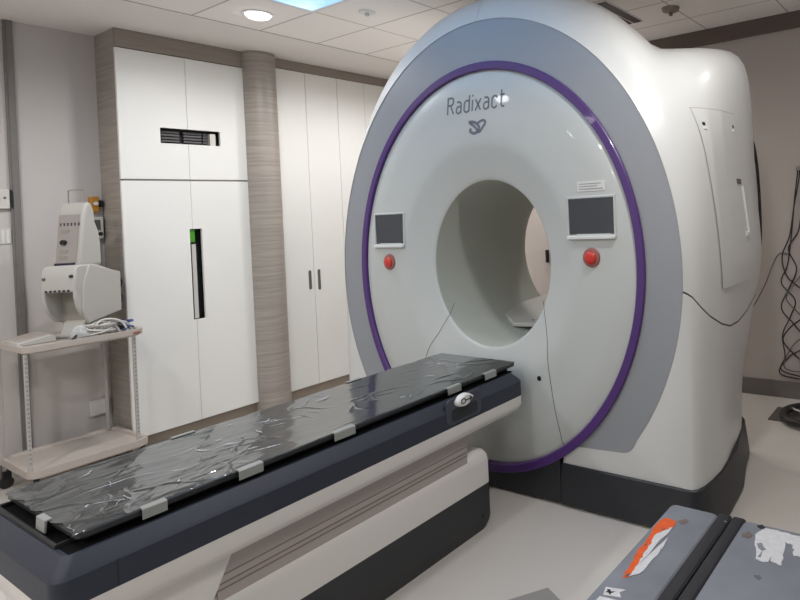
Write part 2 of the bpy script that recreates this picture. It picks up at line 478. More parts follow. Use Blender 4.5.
MB().prism([(-.46,.012),(.46,.012)]+arc, 'y', -.058, .30).build('base_centre', M['base_dark'], g, bevel=.004)
MB().box(-.46, .46, -.03, .86, 0, .012).build('base_shadow_strip', M['black'], g)

# monitors, red buttons, label
def monitor(x0, x1, z0, z1):
    fr = MB(); w = .013
    def ringat(d, off): return [fp(x0-d, z0-d, off), fp(x1+d, z0-d, off), fp(x1+d, z1+d, off), fp(x0-d, z1+d, off)]
    fr.loft([ringat(w, -.005), ringat(w*.7, -.011), ringat(w*.15, -.011), ringat(0, -.003)], True, False, False)
    f_ = fr.build('monitor_bezel', M['face_white'], g)
    sc = MB(); sc.prism([(x0,z0),(x1,z0),(x1,z1),(x0,z1)], 'y', yf((z0+z1)/2, -.0085), yf((z0+z1)/2, -.003))
    sc.build('screen', M['screen'], f_)
    lg = MB(); za, zb = z0-.022, z0-.006
    lg.box(x0-.006, x1+.008, yf(za, -.024), yf(za, -.004), za, zb); lg.build('screen_ledge', M['labelwhite'], f_, bevel=.003)
monitor(-.827, -.591, 1.265, 1.433)
monitor(.566, .811, 1.294, 1.461)
for x, z in ((-.713, 1.158), (.685, 1.186)):
    c = fp(x, z, -.006); b = MB()
    b.tube([(c[0], c[1]+.002, z), (c[0], c[1]-.008, z), (c[0], c[1]-.010, z)], [.047,.044,.036], 32)
    bz = b.build('button_collar', M['redring'], g, smooth=True, angle=35)
    b = MB(); b.tube([(c[0], c[1]-.008, z), (c[0], c[1]-.014, z), (c[0], c[1]-.020, z), (c[0], c[1]-.022, z)], [.028,.030,.026,.014], 32)
    b.build('emergency_button', M['red'], bz, smooth=True, angle=50)
pl = MB(); zz = 1.517
pl.prism(rrect(.617, .772, 1.495, 1.541, .006), 'y', yf(zz, -.009), yf(zz, -.004)); lab = pl.build('label_plate', M['labelwhite'], g)
for k, w_ in enumerate((.13, .10, .12)):
    b = MB(); b.box(.63, .63+w_, yf(zz, -.0098), yf(zz, -.008), 1.503+.012*k, 1.507+.012*k); b.build('label_print', M['labelink'], lab)

# lettering
GL = {'R': (.46, [[(0,0),(0,1),(.28,1),(.4,.93),(.42,.8),(.4,.64),(.28,.55),(0,.55)], [(.2,.55),(.46,0)]]),
      'a': (.40, [[(.04,.68),(.26,.68),(.37,.57),(.37,0)], [(.37,.40),(.13,.40),(.02,.30),(.02,.10),(.12,0),(.24,0),(.37,.12)]]),
      'd': (.40, [[(.38,1),(.38,0)], [(.38,.58),(.28,.68),(.12,.68),(.01,.56),(.01,.12),(.12,0),(.28,0),(.38,.1)]]),
      'i': (.04, [[(.02,0),(.02,.68)], [(.02,.86),(.02,.97)]]),
      'x': (.40, [[(0,0),(.4,.68)], [(0,.68),(.4,0)]]),
      'c': (.36, [[(.36,.55),(.28,.68),(.12,.68),(.01,.56),(.01,.12),(.12,0),(.28,0),(.36,.12)]]),
      't': (.34, [[(.1,.98),(.1,.12),(.18,0),(.34,0)], [(0,.68),(.32,.68)]])}
def lettering(body, x0, x1, z0, cap, parent, m):
    tot = sum(GL[c_][0]+.2 for c_ in body)-.2; sx = (x1-x0-.1*cap)/tot; cur = 0; b = MB(); w = .0052
    for c_ in body:
        for st in GL[c_][1]:
            P = [Vector((x0+(cur+u)*sx+v*cap*.1, z0+v*cap)) for u, v in st]; L, R = [], []
            for i, p in enumerate(P):
                d0 = (p-P[i-1]).normalized() if i else (P[1]-p).normalized(); d1 = (P[i+1]-p).normalized() if i < len(P)-1 else d0
                n0 = Vector((-d0.y, d0.x)); n1 = Vector((-d1.y, d1.x)); n_ = (n0+n1).normalized(); k = w/max(.5, n_.dot(n0))
                L.append(p+n_*k); R.append(p-n_*k)
            b.loft([[fp(q.x, q.y, -.0068) for q in L], [fp(q.x, q.y, -.0068) for q in R]], False)
        cur += GL[c_][0]+.2
    return b.build('lettering', m, parent)
lettering('Radixact', -.216, .196, 1.957, .088, g, M['ink'])
# emblem: a looping ribbon with a heart-like right half
b = MB()
def ribbon(pts, w):
    P = bez([(x*.88, 0, z-.006) for x, z in pts], 8); L, R = [], []
    for i, p in enumerate(P):
        t = (P[min(i+1, len(P)-1)]-P[max(i-1, 0)]).normalized(); nrm = Vector((-t.z, 0, t.x))
        L.append(p+nrm*w); R.append(p-nrm*w)
    b.loft([[fp(p.x, p.z, -.0068) for p in L], [fp(p.x, p.z, -.0068) for p in R]], False)
ribbon([(-.072,1.906),(-.04,1.905),(-.005,1.893),(.012,1.87),(-.003,1.85),(-.035,1.845),(-.06,1.858),(-.052,1.872)], .0085)
ribbon([(-.06,1.9),(-.02,1.876),(.01,1.848),(.04,1.87),(.062,1.893),(.05,1.906),(.022,1.903),(.0,1.893)], .007)
b.build('emblem', M['ink'], g)

# service panel on the right flank, following the cover
def flank(u, v, off):
    TL, TR, BR, BL = (.15,1.845),(.44,1.832),(.54,1.022),(.195,1.022)
    y = (TL[0]*(1-u)+TR[0]*u)*v+(BL[0]*(1-u)+BR[0]*u)*(1-v); z = (TL[1]*(1-u)+TR[1]*u)*v+(BL[1]*(1-u)+BR[1]*u)*(1-v)
    return (y, z)
up_stations = []
def flank_x(y, z):
    """half width of the lofted upper cover at (y, z)"""
    def at(s_):
        yy, a, b_, n, hw, bt, nb, wl, e, zs = s_
        lo, hi = .3, 1.6
        if z < 1.13: return station(*s_)[2](z)
        dz = z-1.13
        for _ in range(40):
            x = (lo+hi)/2; t = math.atan2(dz, x); c, q = abs(math.cos(t)), abs(math.sin(t))
            r = smax(((c/a)**n+(q/b_)**n)**(-1/n), ((c/hw)**nb+(q/bt)**nb)**(-1/nb))
            if math.hypot(x, dz) < r: lo = x
            else: hi = x
        return lo
    return interp(y, [(ytilt(s_[0], z), at(s_)) for s_ in ST])
def flank_patch(u0, u1, v0, v1, off, nu=14, nv=22):
    rows = []
    for j in range(nv+1):
        v = v0+(v1-v0)*j/nv; row = []
        for i in range(nu+1):
            u = u0+(u1-u0)*i/nu; y, z = flank(u, v, 0); row.append((flank_x(y, z)+off, y, z))
        rows.append(row)
    return rows
b = MB(); b.loft(flank_patch(-.006, 1.006, -.002, 1.004, .0035, 26, 40), False); b.build('panel_gap', M['lightgap'], g, smooth=True)
b = MB(); b.loft(flank_patch(0, 1, 0, 1, .0052, 26, 40), False); sp = b.build('service_panel', M['white_gloss'], g, smooth=True)
def flank_blob(name, u0, u1, v0, v1, h, m):
    b = MB(); pa = flank_patch(u0, u1, v0, v1, .0056+h, 3, 3); pb = flank_patch(u0-.006, u1+.006, v0-.003, v1+.003, .0048, 3, 3)
    def rim(r): return r[0]+[q[-1] for q in r[1:]]+r[-1][-2::-1]+[q[0] for q in r[-2:0:-1]]
    b.loft([rim(pb), rim(pa)], True, False, True); return b.build(name, m, sp, smooth=True, angle=30)
for u, v in ((.10, .905), (.86, .915)):
    flank_blob('keyhole', u-.018, u+.018, v-.004, v+.014, .0012, M['black']); flank_blob('keyhole_guard', u-.022, u+.022, v-.022, v-.006, .004, M['labelwhite'])
flank_blob('latch', .78, .93, .585, .612, .003, M['slot_grey'])
flank_blob('handle', .955, .985, .29, .57, .008, M['labelwhite'])
flank_blob('handle', .86, .97, .275, .295, .008, M['labelwhite'])

# ------------------------------------------------------------------ tray at the far end of the bore
b = MB(); top = [(-.295,.43,.822),(-.125,.34,.765),(.02,.37,.765),(.10,.55,.79),(.10,.80,.83),(-.25,.82,.855)]
b.loft([[(x, y, z-.024) for x, y, z in top], top])
tr = thing('bore_tray', (-.12,.6,.75), 'small pale tray with a slanted corner lying inside the bore', 'tray')
b.build('tray_plate', M['device'], tr, bevel=.004)
c = Vector((-.03,.41,.768)); MB().cyl(c, c+Vector((0,.002,.004)), .012, 12).build('screw_hole', M['rust'], tr)

# ------------------------------------------------------------------ treatment couch
t = thing('treatment_couch', (0,-.95,0), 'long dark blue and white patient couch leading up to the machine bore', 'couch')
def lay(ins, z, r, x=.306, y0=-1.812, y1=-.106, n=7): return [(px, py, z) for px, py in rrect(-x+ins, x-ins, y0+ins, y1-ins, max(r-ins*.5, .012), n)]
MB().loft([lay(.0,.534,.035), lay(.0,.60,.035), lay(.005,.609,.035), lay(.034,.643,.045)]).build('couch_body', M['navy'], t, smooth=True, angle=28)
MB().loft([lay(.03,.458,.04), lay(.012,.468,.04), lay(.001,.492,.035), lay(.001,.534,.035)]).build('couch_trim', M['couch_white'], t, smooth=True, angle=50)
# dark joint round the body near the foot end
MB().box(.3045, .3064, -1.69, -1.688, .537, .603).build('body_joint', M['black'], t)
# bellows
MB().box(-.262, .262, -1.45, -.455, .33, .459).build('bellows', M['bellows'], t)
for z in (.362, .378, .402):
    MB().box(-.2635, .2635, -1.45, -.453, z, z+.004).build('bellows_slat', M['bellows_dark'], t)
MB().prism([(-1.76,.21),(-1.43,.21),(-1.465,.34),(-1.405,.459),(-1.76,.459)], 'x', -.2655, .2655).build('foot_cover', M['couch_white'], t, bevel=.004)
MB().box(-.27, .27, -.56, -.44, .446, .462).build('couch_bracket', M['bellows'], t, bevel=.006)
# pedestal: white upper, dark lower
def ped(y1, z, x=.268, r=.03, y0=-1.76): return [(px, py, z) for px, py in rrect(-x, x, y0, y1, r, 6)]
MB().loft([ped(-.318,.2), ped(-.318,.30), ped(-.322,.325,.265), ped(-.335,.345,.255), ped(-.36,.356,.235)]).build('pedestal_cover', M['couch_white'], t, smooth=True, angle=50)
MB().loft([ped(-.345,.0,.255), ped(-.325,.03,.266), ped(-.318,.05,.268), ped(-.318,.2,.268)]).build('pedestal', M['couch_base'], t, smooth=True, angle=40)
MB().cyl((.266,-.383,.066), (.2695,-.383,.066), .008, 12).build('screw_hole', M['black'], t)
# tabletop
def tt(ins, z): return [(px, py, z) for px, py in rrect(-.257+ins, .257-ins, -1.75+ins, -.10-ins, .02, 4)]
MB().loft([tt(.012,.660), tt(.002,.664), tt(0,.667), tt(0,.679), tt(.003,.682)]).build('tabletop', M['carbon'], t, smooth=True)
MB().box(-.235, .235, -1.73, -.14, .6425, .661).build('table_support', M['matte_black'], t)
b = MB(); b.box(-.262, .262, -1.768, -.13, .6425, .6445); b.build('table_gap_shade', M['matte_black'], t)  # matte black sheet painting the shade in the gap below the tabletop
b = MB(); b.box(-.25,.20,-1.775,-1.768,.6445,.655); b.box(-.25,-.242,-1.768,-1.73,.6445,.655); b.box(.192,.20,-1.768,-1.73,.6445,.655); b.build('foot_frame', M['black'], t, bevel=.002)
# control handle in its recess
b = MB(); b.prism(rrect(-.60,-.40,.545,.652,.02), 'x', .300, .3085); rc = b.build('handle_recess', M['recess'], t, bevel=.003)
b = MB(); b.prism(rrect(-.575,-.425,.556,.606,.014), 'x', .3075, .3092); b.build('recess_shade', M['base_dark'], rc)  # dark raised plate painting the shade inside the recess
rings = []
for k, (dx, s_) in enumerate(((0,1),(.012,1.0),(.022,.94),(.027,.8))):
    rg = []
    for i in range(28):
        a = 2*PI*i/28; yy = .048*math.cos(a); zz = .025*math.sin(a)*(1-.5*max(0, math.cos(a))**2)
        rg.append((.305+dx, -.510+yy*s_, .634+zz*s_+yy*.06))
    rings.append(rg)
ch = MB().loft(rings).build('control_handle', M['labelwhite'], t, smooth=True, angle=50)
b = MB(); b.tube([(.3325, -.528+.012*math.cos(2*PI*i/14), .634+.010*math.sin(2*PI*i/14)) for i in range(14)], .0022, 5, True)
b.tube([(.3325,-.516,.634),(.3325,-.478,.636)], .0028, 5); b.tube([(.3325,-.492,.646),(.3325,-.478,.636),(.3325,-.492,.626)], .0028, 5)
b.build('control_symbol', M['black'], ch)

# crinkled plastic sheet wrapped over the tabletop
def wr(x, y):
    f = 0
    for i, (ax, ay, ph, am) in enumerate(WR):
        s_ = math.sin(ax*x+ay*y+ph); f += am*(1-abs(s_))**3
    return f
WR = []
for i in range(15):
    an = random.uniform(0, PI); fr = random.uniform(8, 30)
    WR.append((fr*math.cos(an), fr*math.sin(an)*.8, random.uniform(0, 6), random.uniform(.0002, .0007)))
CR = []   # sharp creases: point, direction, length, height
for i in range(46):
    y_ = -1.74+1.62*random.random()**1.5; x_ = random.uniform(-.24, .24); an = random.choice((random.gauss(0, .35), random.gauss(PI/2, .5)))
    CR.append((x_, y_, math.cos(an), math.sin(an), random.uniform(.04, .16), random.uniform(.001, .0035)))
def crease(x, y):
    f = 0
    for cx_, cy_, dx_, dy_, ln, h in CR:
        a_ = (x-cx_)*dx_+(y-cy_)*dy_
        if abs(a_) > ln: continue
        d_ = abs(-(x-cx_)*dy_+(y-cy_)*dx_+.01*math.sin(a_*40))
        if d_ < .008: f = max(f, h*(1-d_/.008)*(1-(a_/ln)**2))
    return f
nx, ny = 100, 320; rows = []
x0, x1, y0, y1 = -.257, .257, -1.752, -.101
for j in range(ny+1):
    y = y0+(y1-y0)*j/ny; row = []
    wob = .003*math.sin(9*y)+.003*math.sin(31*y+1)+.002*math.sin(70*y)
    for i in range(nx+1):
        u = i/nx; x = x0+(x1-x0)*u; ed = min(1, min(u, 1-u)/.06)
        z = .6828+(wr(x, y)*(.22+1.4*max(0, min(1, (-1.0-y)/.4))))*ed+crease(x, y)
        if i == nx: x += wob
        if i == 0: x -= wob
        row.append((x, y+((.004*math.sin(40*x)+.003*math.sin(90*x)) if j == 0 else 0), z))
    rows.append([(row[0][0], row[0][1], row[0][2]-.003)]+row+[(row[-1][0], row[-1][1], row[-1][2]-.003)])
FOLDS = MB()   # bunched ridges of the film, pale colour also painting white glints
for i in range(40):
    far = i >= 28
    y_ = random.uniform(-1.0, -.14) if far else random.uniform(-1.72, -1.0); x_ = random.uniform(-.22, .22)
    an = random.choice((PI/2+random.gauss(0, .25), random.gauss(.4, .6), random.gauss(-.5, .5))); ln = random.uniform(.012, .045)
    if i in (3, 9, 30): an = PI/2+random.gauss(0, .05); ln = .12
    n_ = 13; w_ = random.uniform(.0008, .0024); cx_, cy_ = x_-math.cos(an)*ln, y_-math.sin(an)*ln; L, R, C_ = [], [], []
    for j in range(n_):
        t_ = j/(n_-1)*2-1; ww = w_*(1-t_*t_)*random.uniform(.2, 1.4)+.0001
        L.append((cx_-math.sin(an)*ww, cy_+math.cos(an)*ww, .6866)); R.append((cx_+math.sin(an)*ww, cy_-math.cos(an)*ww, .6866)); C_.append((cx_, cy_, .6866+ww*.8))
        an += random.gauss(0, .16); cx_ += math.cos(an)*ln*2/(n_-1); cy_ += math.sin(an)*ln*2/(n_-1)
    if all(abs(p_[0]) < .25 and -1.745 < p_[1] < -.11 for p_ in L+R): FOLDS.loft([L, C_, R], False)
sh = thing('plastic_sheet', (0,-.93,.683), 'crinkled clear plastic sheet wrapped over the couch top', 'plastic sheet')
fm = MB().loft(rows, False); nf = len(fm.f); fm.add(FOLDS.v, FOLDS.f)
fo = fm.build('film', M['film'], sh, smooth=True, angle=180); fo.data.materials.append(M['film_fold_glint'])
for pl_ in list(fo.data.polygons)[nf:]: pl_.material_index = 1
for y, w_, sd in ((-.513,.075,1), (-.29,.074,1), (-1.03,.08,1), (-1.592,.056,1), (-1.345,.07,1), (-.62,.07,-1), (-1.3,.07,-1)):
    b = MB(); x = .2665*sd
    prof = [(x-.018*sd,.6865),(x,.6865),(x+.003*sd,.683),(x+.003*sd,.657),(x-.0*sd,.657),(x-.0005*sd,.682),(x-.018*sd,.6845)]
    b.prism(prof, 'y', y-w_/2, y+w_/2); b.build('tape_strip', M['tape'], sh)
b = MB(); b.prism([(-1.764,.686),(-1.75,.688),(-1.75,.684),(-1.76,.682),(-1.762,.655),(-1.766,.655)], 'x', .04, .10); b.build('tape_strip', M['tape'], sh)

# ------------------------------------------------------------------ trolley
cx0, cx1, cy0, cy1 = -2.585, -2.10, -1.232, -.700
c = thing('equipment_trolley', (-2.35,-.97,0), 'beige two-shelf trolley with steel posts standing against the left wall', 'trolley')
def shelf(z0, z1, nm, lip):
    b = MB(); b.loft([[(x,y,z0) for x,y in rrect(cx0+.02,cx1-.02,cy0+.02,cy1-.02,.04,6)], [(x,y,z0+.012) for x,y in rrect(cx0,cx1,cy0,cy1,.05,6)],
                      [(x,y,z1) for x,y in rrect(cx0,cx1,cy0,cy1,.05,6)], [(x,y,z1) for x,y in rrect(cx0+.02,cx1-.02,cy0+.02,cy1-.02,.04,6)],
                      [(x,y,z1-lip) for x,y in rrect(cx0+.028,cx1-.028,cy0+.028,cy1-.028,.035,6)]])
    return b.build(nm, M['cart'], c, smooth=True, angle=35)
ts = shelf(.786, .828, 'top_shelf', .012)
shelf(.122, .172, 'bottom_shelf', .014)
MB().box(cx1-.001, cx1+.001, -.762, -.728, .801, .813).build('red_mark', M['redring'], ts)['label'] = 'small red mark on the shelf edge'
for x in (cx0+.035, cx1-.03):
    for y in (cy0+.012, cy1-.050):
        pst = MB().box(x-.008, x+.008, y-.008, y+.008, .165, .79).build('post', M['cart_post'], c, bevel=.002)
        if x > -2.3:
            b = MB()
            for k in range(24): b.box(x+.008, x+.0088, y-.004, y+.004, .21+.024*k, .222+.024*k)
            b.build('slot_row', M['softgap'], pst)
        b = MB(); b.tube([(x, y+.02, .125), (x, y+.02, .09)], .012, 10); b.box(x-.012, x+.012, y-.01, y+.026, .055, .095)
        cs = b.build('caster', M['black'], c)
        b = MB(); b.cyl((x-.010, y+.004, .032), (x+.010, y+.004, .032), .032, 20); b.build('caster_wheel', M['cable'], cs, smooth=True)

# ------------------------------------------------------------------ tabletop medical unit on the trolley
d = thing('medical_unit', (-2.34,-.909,.816), 'cream tabletop medical unit with tilted control tower and boxy side housing', 'medical device')
DX, DY = -2.34, -.909
def dl_(pts): return [(DY+u, w) for u, w in pts]
def dbox(x0, x1, y0, y1, z0, z1): return MB().box(DX+x0, DX+x1, DY+y0, DY+y1, z0, z1)
# head block with a curved chin, cheeks either side of a recess
MB().prism(dl_([(-.13,1.235),(-.15,1.215),(-.158,1.15),(-.158,1.085),(-.02,1.085),(-.02,1.235)]), 'x', DX-.094, DX+.094).build('head', M['device'], d, bevel=.008)
for sx in (-1, 1):
    MB().prism(dl_([(-.157,1.10),(-.157,1.06),(-.145,1.0),(-.12,.95),(-.085,.915),(-.04,.90),(.0,.90),(.0,1.10),(-.10,1.085),(-.125,1.04),(-.11,.98),(-.08,.945),(-.06,.94),(-.06,1.06),(-.09,1.088)][:8]), 'x', DX+sx*.085-.009, DX+sx*.085+.009).build('cheek', M['device'], d, bevel=.004)
dbox(-.077, .077, -.05, .0, .90, 1.09).build('recess_back', M['device_in'], d)
b = MB()
for k in range(6): b.box(DX-.072+.024*k, DX-.058+.024*k, DY-.159, DY-.15, 1.088, 1.10)
b.build('vent_slots', M['base_dark'], d)
MB().cyl((DX+.074, DY-.155, 1.175), (DX+.074, DY-.164, 1.175), .009, 12).build('screw', M['base_dark'], d)
MB().cyl((DX-.074, DY-.155, 1.165), (DX-.074, DY-.163, 1.165), .008, 12).build('screw', M['slot_grey'], d)
# boxy housing behind, with a slightly proud side plate
MB().prism(dl_([(-.02,1.235),(.145,1.172),(.14,.935),(-.02,.90)]), 'x', DX-.09, DX+.09).build('housing', M['device'], d, bevel=.006)
MB().prism(dl_([(-.07,1.235),(.152,1.168),(.148,.932),(-.09,.895),(-.125,.98),(-.115,1.12)]), 'x', DX+.089, DX+.104).build('side_panel', M['device'], d, bevel=.004)
MB().tube(bez([(DX+.095,DY+.150,1.14),(DX+.10,DY+.164,1.10),(DX+.095,DY+.154,1.05),(DX+.10,DY+.164,1.0),(DX+.095,DY+.145,.96)], 6), .005, 6).build('side_cable', M['cable'], d)
# tilted tower with a control face
tw = [(-.085,1.23),(-.045,1.53),(-.03,1.58),(-.01,1.60),(.012,1.59),(.026,1.55),(.032,1.48),(.052,1.43),(.064,1.36),(.066,1.225)]
MB().prism(dl_(tw), 'x', DX-.080, DX+.068).build('tower', M['device'], d, bevel=.014, segs=3)
def onface(u, s_, off):
    return Vector((DX+u, DY-.085+.040*s_-off, 1.23+.30*s_))
MB().loft([[tuple(onface(u, s_, .002)) for u in (-.070, .044)] for s_ in (.05, .99)], False).build('control_face', M['device_panel'], d)
for k in range(6):
    p = onface(-.056+.020*k, .80, .003); MB().box(p.x-.003, p.x+.003, p.y-.002, p.y+.003, p.z-.009, p.z+.009).build('indicator', M['gap'], d)
for u, s_ in ((-.03,.66),(-.03,.27),(-.03,.15)):
    p = onface(u, s_, .0025); MB().box(p.x-.022, p.x+.022, p.y-.001, p.y+.003, p.z-.012, p.z+.012).build('button_pad', M['device_in'], d)
p = onface(-.03, .45, 0); MB().cyl(p, p+Vector((0,-.016,.002)), .015, 16).build('knob', M['black'], d)
p = onface(0, .03, .004); MB().box(DX-.072, DX+.036, p.y-.004, p.y+.006, p.z-.006, p.z+.009).build('dark_strip', M['navyink'], d)
MB().tube(bez([(DX-.045,DY-.01,1.58),(DX-.045,DY-.01,1.655),(DX-.037,DY-.01,1.67),(DX+.037,DY-.01,1.67),(DX+.045,DY-.01,1.655),(DX+.045,DY-.01,1.58)], 5), .0035, 6).build('wire_handle', M['steel'], d)
MB().prism(dl_([(-.06,.91),(.06,.91),(.075,.835),(-.10,.835)]), 'x', DX-.06, DX+.06).build('neck', M['device'], d, bevel=.01)
dbox(-.08, .08, -.10, .08, .817, .842).build('foot_plate', M['device'], d, bevel=.008)
d.rotation_euler.z = math.radians(33)

kb = thing('input_pad', (-2.42,-1.12,.816), 'flat cream pad on the left end of the trolley top', 'pad')
MB().prism([(-1.215,.8165),(-1.055,.8165),(-1.055,.852),(-1.08,.858),(-1.215,.836)], 'x', -2.52, -2.26).build('pad_body', M['device'], kb, bevel=.005)
MB().prism([(-1.20,.8385),(-1.085,.8565),(-1.085,.859),(-1.20,.841)], 'x', -2.50, -2.28).build('pad_face', M['cart'], kb)

# coiled leads on the right of the trolley top
cc = thing('cable_coil', (-2.25,-.82,.816), 'tangle of grey, black and blue leads on the right of the trolley top', 'cables')
def lead(name, n, m, r, x0, y0, rx, ry, zt):
    b = MB(); pts = []
    for k in range(n*14):
        a = 2*PI*k/14; jx = random.uniform(-.006, .006)
        pts.append((x0+rx*math.cos(a)+jx, y0+ry*math.sin(a)+jx, .820+r+zt*(.5+.5*math.sin(a*.37+1))+.002*k/14))
    b.tube(pts, r, 7); b.build(name, m, cc, smooth=True)
lead('grey_lead', 4, M['grey_cable'], .006, -2.20, -.885, .055, .075, .045)
lead('white_lead', 3, M['switch'], .005, -2.17, -.90, .035, .055, .06)
lead('black_lead', 3, M['cable'], .006, -2.25, -.775, .06, .04, .045)
for k_, (ya_, yb2, h_) in enumerate(((-.93,-.76,.075),(-.90,-.74,.055),(-.95,-.80,.06))):
    MB().tube(bez([(-2.16,ya_,.824),(-2.165-.01*k_,ya_+.03,.85+h_*.6),(-2.17-.01*k_,(ya_+yb2)/2,.83+h_),(-2.175,yb2-.03,.85+h_*.4),(-2.17,yb2,.824)], 6), .0065, 7).build('grey_lead', M['grey_cable'] if k_ else M['switch'], cc, smooth=True)
lead('blue_lead', 2, M['blue_cable'], .005, -2.20, -.755, .035, .025, .05)
MB().tube(bez([(-2.15,-1.02,.825),(-2.17,-.99,.845),(-2.22,-.96,.835),(-2.26,-.93,.83)], 6), .007, 7).build('black_plug', M['cable'], cc)
bg = MB(); rg = []
for k, (z, s_) in enumerate(((.817,.9),(.835,1.1),(.86,.9),(.885,.55),(.895,.2))):
    rg.append([(-2.19+.05*s_*math.cos(2*PI*i/16)*(1+.25*math.sin(3*i+k)), -.97+.045*s_*math.sin(2*PI*i/16)*(1+.2*math.cos(5*i+k)), z) for i in range(16)])
tag(bg.loft(rg).build('plastic_bag', M['bag'], smooth=True, angle=180), 'small crumpled clear plastic bag at the foot of the cream medical unit', 'bag')

# ------------------------------------------------------------------ fittings on the left wall
w = thing('yellow_wall_connector', (XL,-.72,1.55), 'small yellow and black connector on the wall beside the cabinet', 'connector')
MB().box(XL, XL+.05, -.755, -.715, 1.545, 1.645).build('connector_body', M['yellow'], w, bevel=.004)
MB().cyl((XL+.03,-.71,1.60), (XL+.03,-.692,1.60), .022, 14).build('connector_cap', M['black'], w)
MB().cyl((XL+.055,-.735,1.60), (XL+.068,-.735,1.60), .012, 12).build('connector_tip', M['labelwhite'], w)
w = thing('wall_control_box', (XL,-.72,1.37), 'white wall box with dark dial and conduit, below the yellow connector', 'control box')
MB().box(XL, XL+.045, -.752, -.695, 1.375, 1.515).build('box_body', M['switch'], w, bevel=.004)
MB().box(XL+.045, XL+.048, -.745, -.712, 1.43, 1.495).build('box_window', M['slot_grey'], w)
MB().cyl((XL+.045,-.715,1.405), (XL+.056,-.715,1.405), .012, 14).build('dial', M['base_dark'], w)
MB().box(XL, XL+.02, -.735, -.715, .36, 1.375).build('conduit', M['switch'], w)
w = thing('wall_socket', (XL,-.74,.25), 'white socket box low on the wall behind the trolley', 'socket')
MB().box(XL, XL+.03, -.80, -.705, .245, .345).build('socket_body', M['switch'], w, bevel=.004)
MB().box(XL+.03, XL+.033, -.79, -.715, .255, .335).build('socket_plate', M['labelwhite'], w, bevel=.001)
w = thing('wall_intercom', (XL,-1.14,1.58), 'pale wall unit with black edge at the far left beside the grey strip', 'wall unit')
MB().box(XL, XL+.025, -1.19, -1.118, 1.58, 1.695).build('unit_body', M['switch'], w, bevel=.004)
MB().box(XL, XL+.024, -1.117, -1.106, 1.585, 1.69).build('unit_edge', M['black'], w)
MB().cyl((XL+.025,-1.14,1.645), (XL+.028,-1.14,1.645), .006, 10).build('unit_button', M['slot_grey'], w)
w = thing('wall_notice', (XL,-1.14,1.36), 'white ribbed plate on the wall below the pale wall unit', 'wall plate')
MB().box(XL, XL+.006, -1.20, -1.115, 1.375, 1.465).build('plate_body', M['switch'], w, bevel=.001)
b = MB()
for k in range(4): b.box(XL+.006, XL+.0085, -1.195+.02*k, -1.184+.02*k, 1.38, 1.455)
b.build('plate_ribs', M['labelwhite'], w)

# ------------------------------------------------------------------ ceiling fittings
watts = [38, 44, 36, 46, 56, 36, 44, 58, 6, 32]
lights = [(-1.489,-.284), (-1.489,.95), (-.55,1.42), (-1.489,-1.9), (-1.489,-3.4), (.3,-2.4), (.3,-3.7), (1.5,-.52), (1.7,.55), (1.9,-3.2)]  # all but the first are unseen, added to light the room
labs = ['round recessed ceiling downlight above the white four-door cabinet']
for k, (x, y) in enumerate(lights):
    dl = thing('ceiling_downlight', (x,y,H), labs[0] if k == 0 else 'round recessed downlight in the ceiling out of view, added for room light', 'ceiling light', 'ceiling downlights')
    b = MB(); n = 32
    rr = [[(x+r*math.cos(2*PI*i/n), y+r*math.sin(2*PI*i/n), z) for i in range(n)] for r, z in ((.085,H),(.085,H-.006),(.070,H-.008),(.068,H-.002))]
    b.loft(rr, True, False, False); b.build('bezel', M['frame_white'], dl, smooth=True)
    b = MB(); b.loft([[(x+q*math.cos(2*PI*i/n), y+q*math.sin(2*PI*i/n), z) for i in range(n)] for q, z in ((.067,H-.0005),(.067,H-.010),(.060,H-.020),(.042,H-.028),(.02,H-.031))]); b.build('diffuser', M['downlight'], dl)
    L = bpy.data.lights.new('downlight_lamp', 'SPOT'); L.energy = watts[k]; L.color = (1,.99,.985); L.shadow_soft_size = .07; L.spot_size = math.radians(174); L.spot_blend = .65
    lo = bpy.data.objects.new('downlight_lamp', L); COL.objects.link(lo); lo.parent = dl; lo.location = (0,0,-.05)

sk = thing('sky_ceiling_panel', (-.3,-.9,H), 'glowing blue sky picture panel set in the ceiling', 'light panel')
px0, px1, py0, py1 = -1.195, .60, -1.70, -.115
b = MB(); b.box(px0+.02, px1-.02, py0+.02, py1-.02, H-.006, H-.001); b.build('sky_picture', M['sky'], sk)
b = MB()
b.box(px0, px1, py0, py0+.02, H-.012, H); b.box(px0, px1, py1-.02, py1, H-.012, H); b.box(px0, px0+.02, py0+.02, py1-.02, H-.012, H); b.box(px1-.02, px1, py0+.02, py1-.02, H-.012, H)
b.build('panel_frame', M['frame_white'], sk)

v = thing('ceiling_vent', (.24,1.05,H), 'black slotted air vent in the ceiling above the machine', 'vent')
MB().box(.17, .32, .82, 1.34, H-.006, H).build('vent_frame', M['soffit'], v)
for x in (.178, .252): MB().box(x, x+.06, .84, 1.33, H-.009, H-.005).build('vent_slot', M['black'], v)
s_ = thing('smoke_detector', (.583,1.225,H), 'small round brownish detector in the ceiling behind the machine', 'detector')
MB().tube([(.583,1.225,H),(.583,1.225,H-.02),(.583,1.225,H-.03)], [.06,.055,.03], 20).build('detector_body', M['kick'], s_, smooth=True)
MB().cyl((.583,1.225,H-.03), (.583,1.225,H-.05), .012, 10).build('detector_tip', M['rust'], s_)
s_ = thing('ceiling_sprinkler', (-.963,.089,H), 'small white round fitting in the ceiling tile near the sky panel', 'ceiling fitting')
MB().tube([(-.963,.089,H),(-.963,.089,H-.006),(-.963,.089,H-.008)], [.05,.048,.03], 20).build('fitting_plate', M['frame_white'], s_, smooth=True)
MB().cyl((-.963,.089,H-.008), (-.963,.089,H-.025), .012, 10).build('fitting_tip', M['switch'], s_)

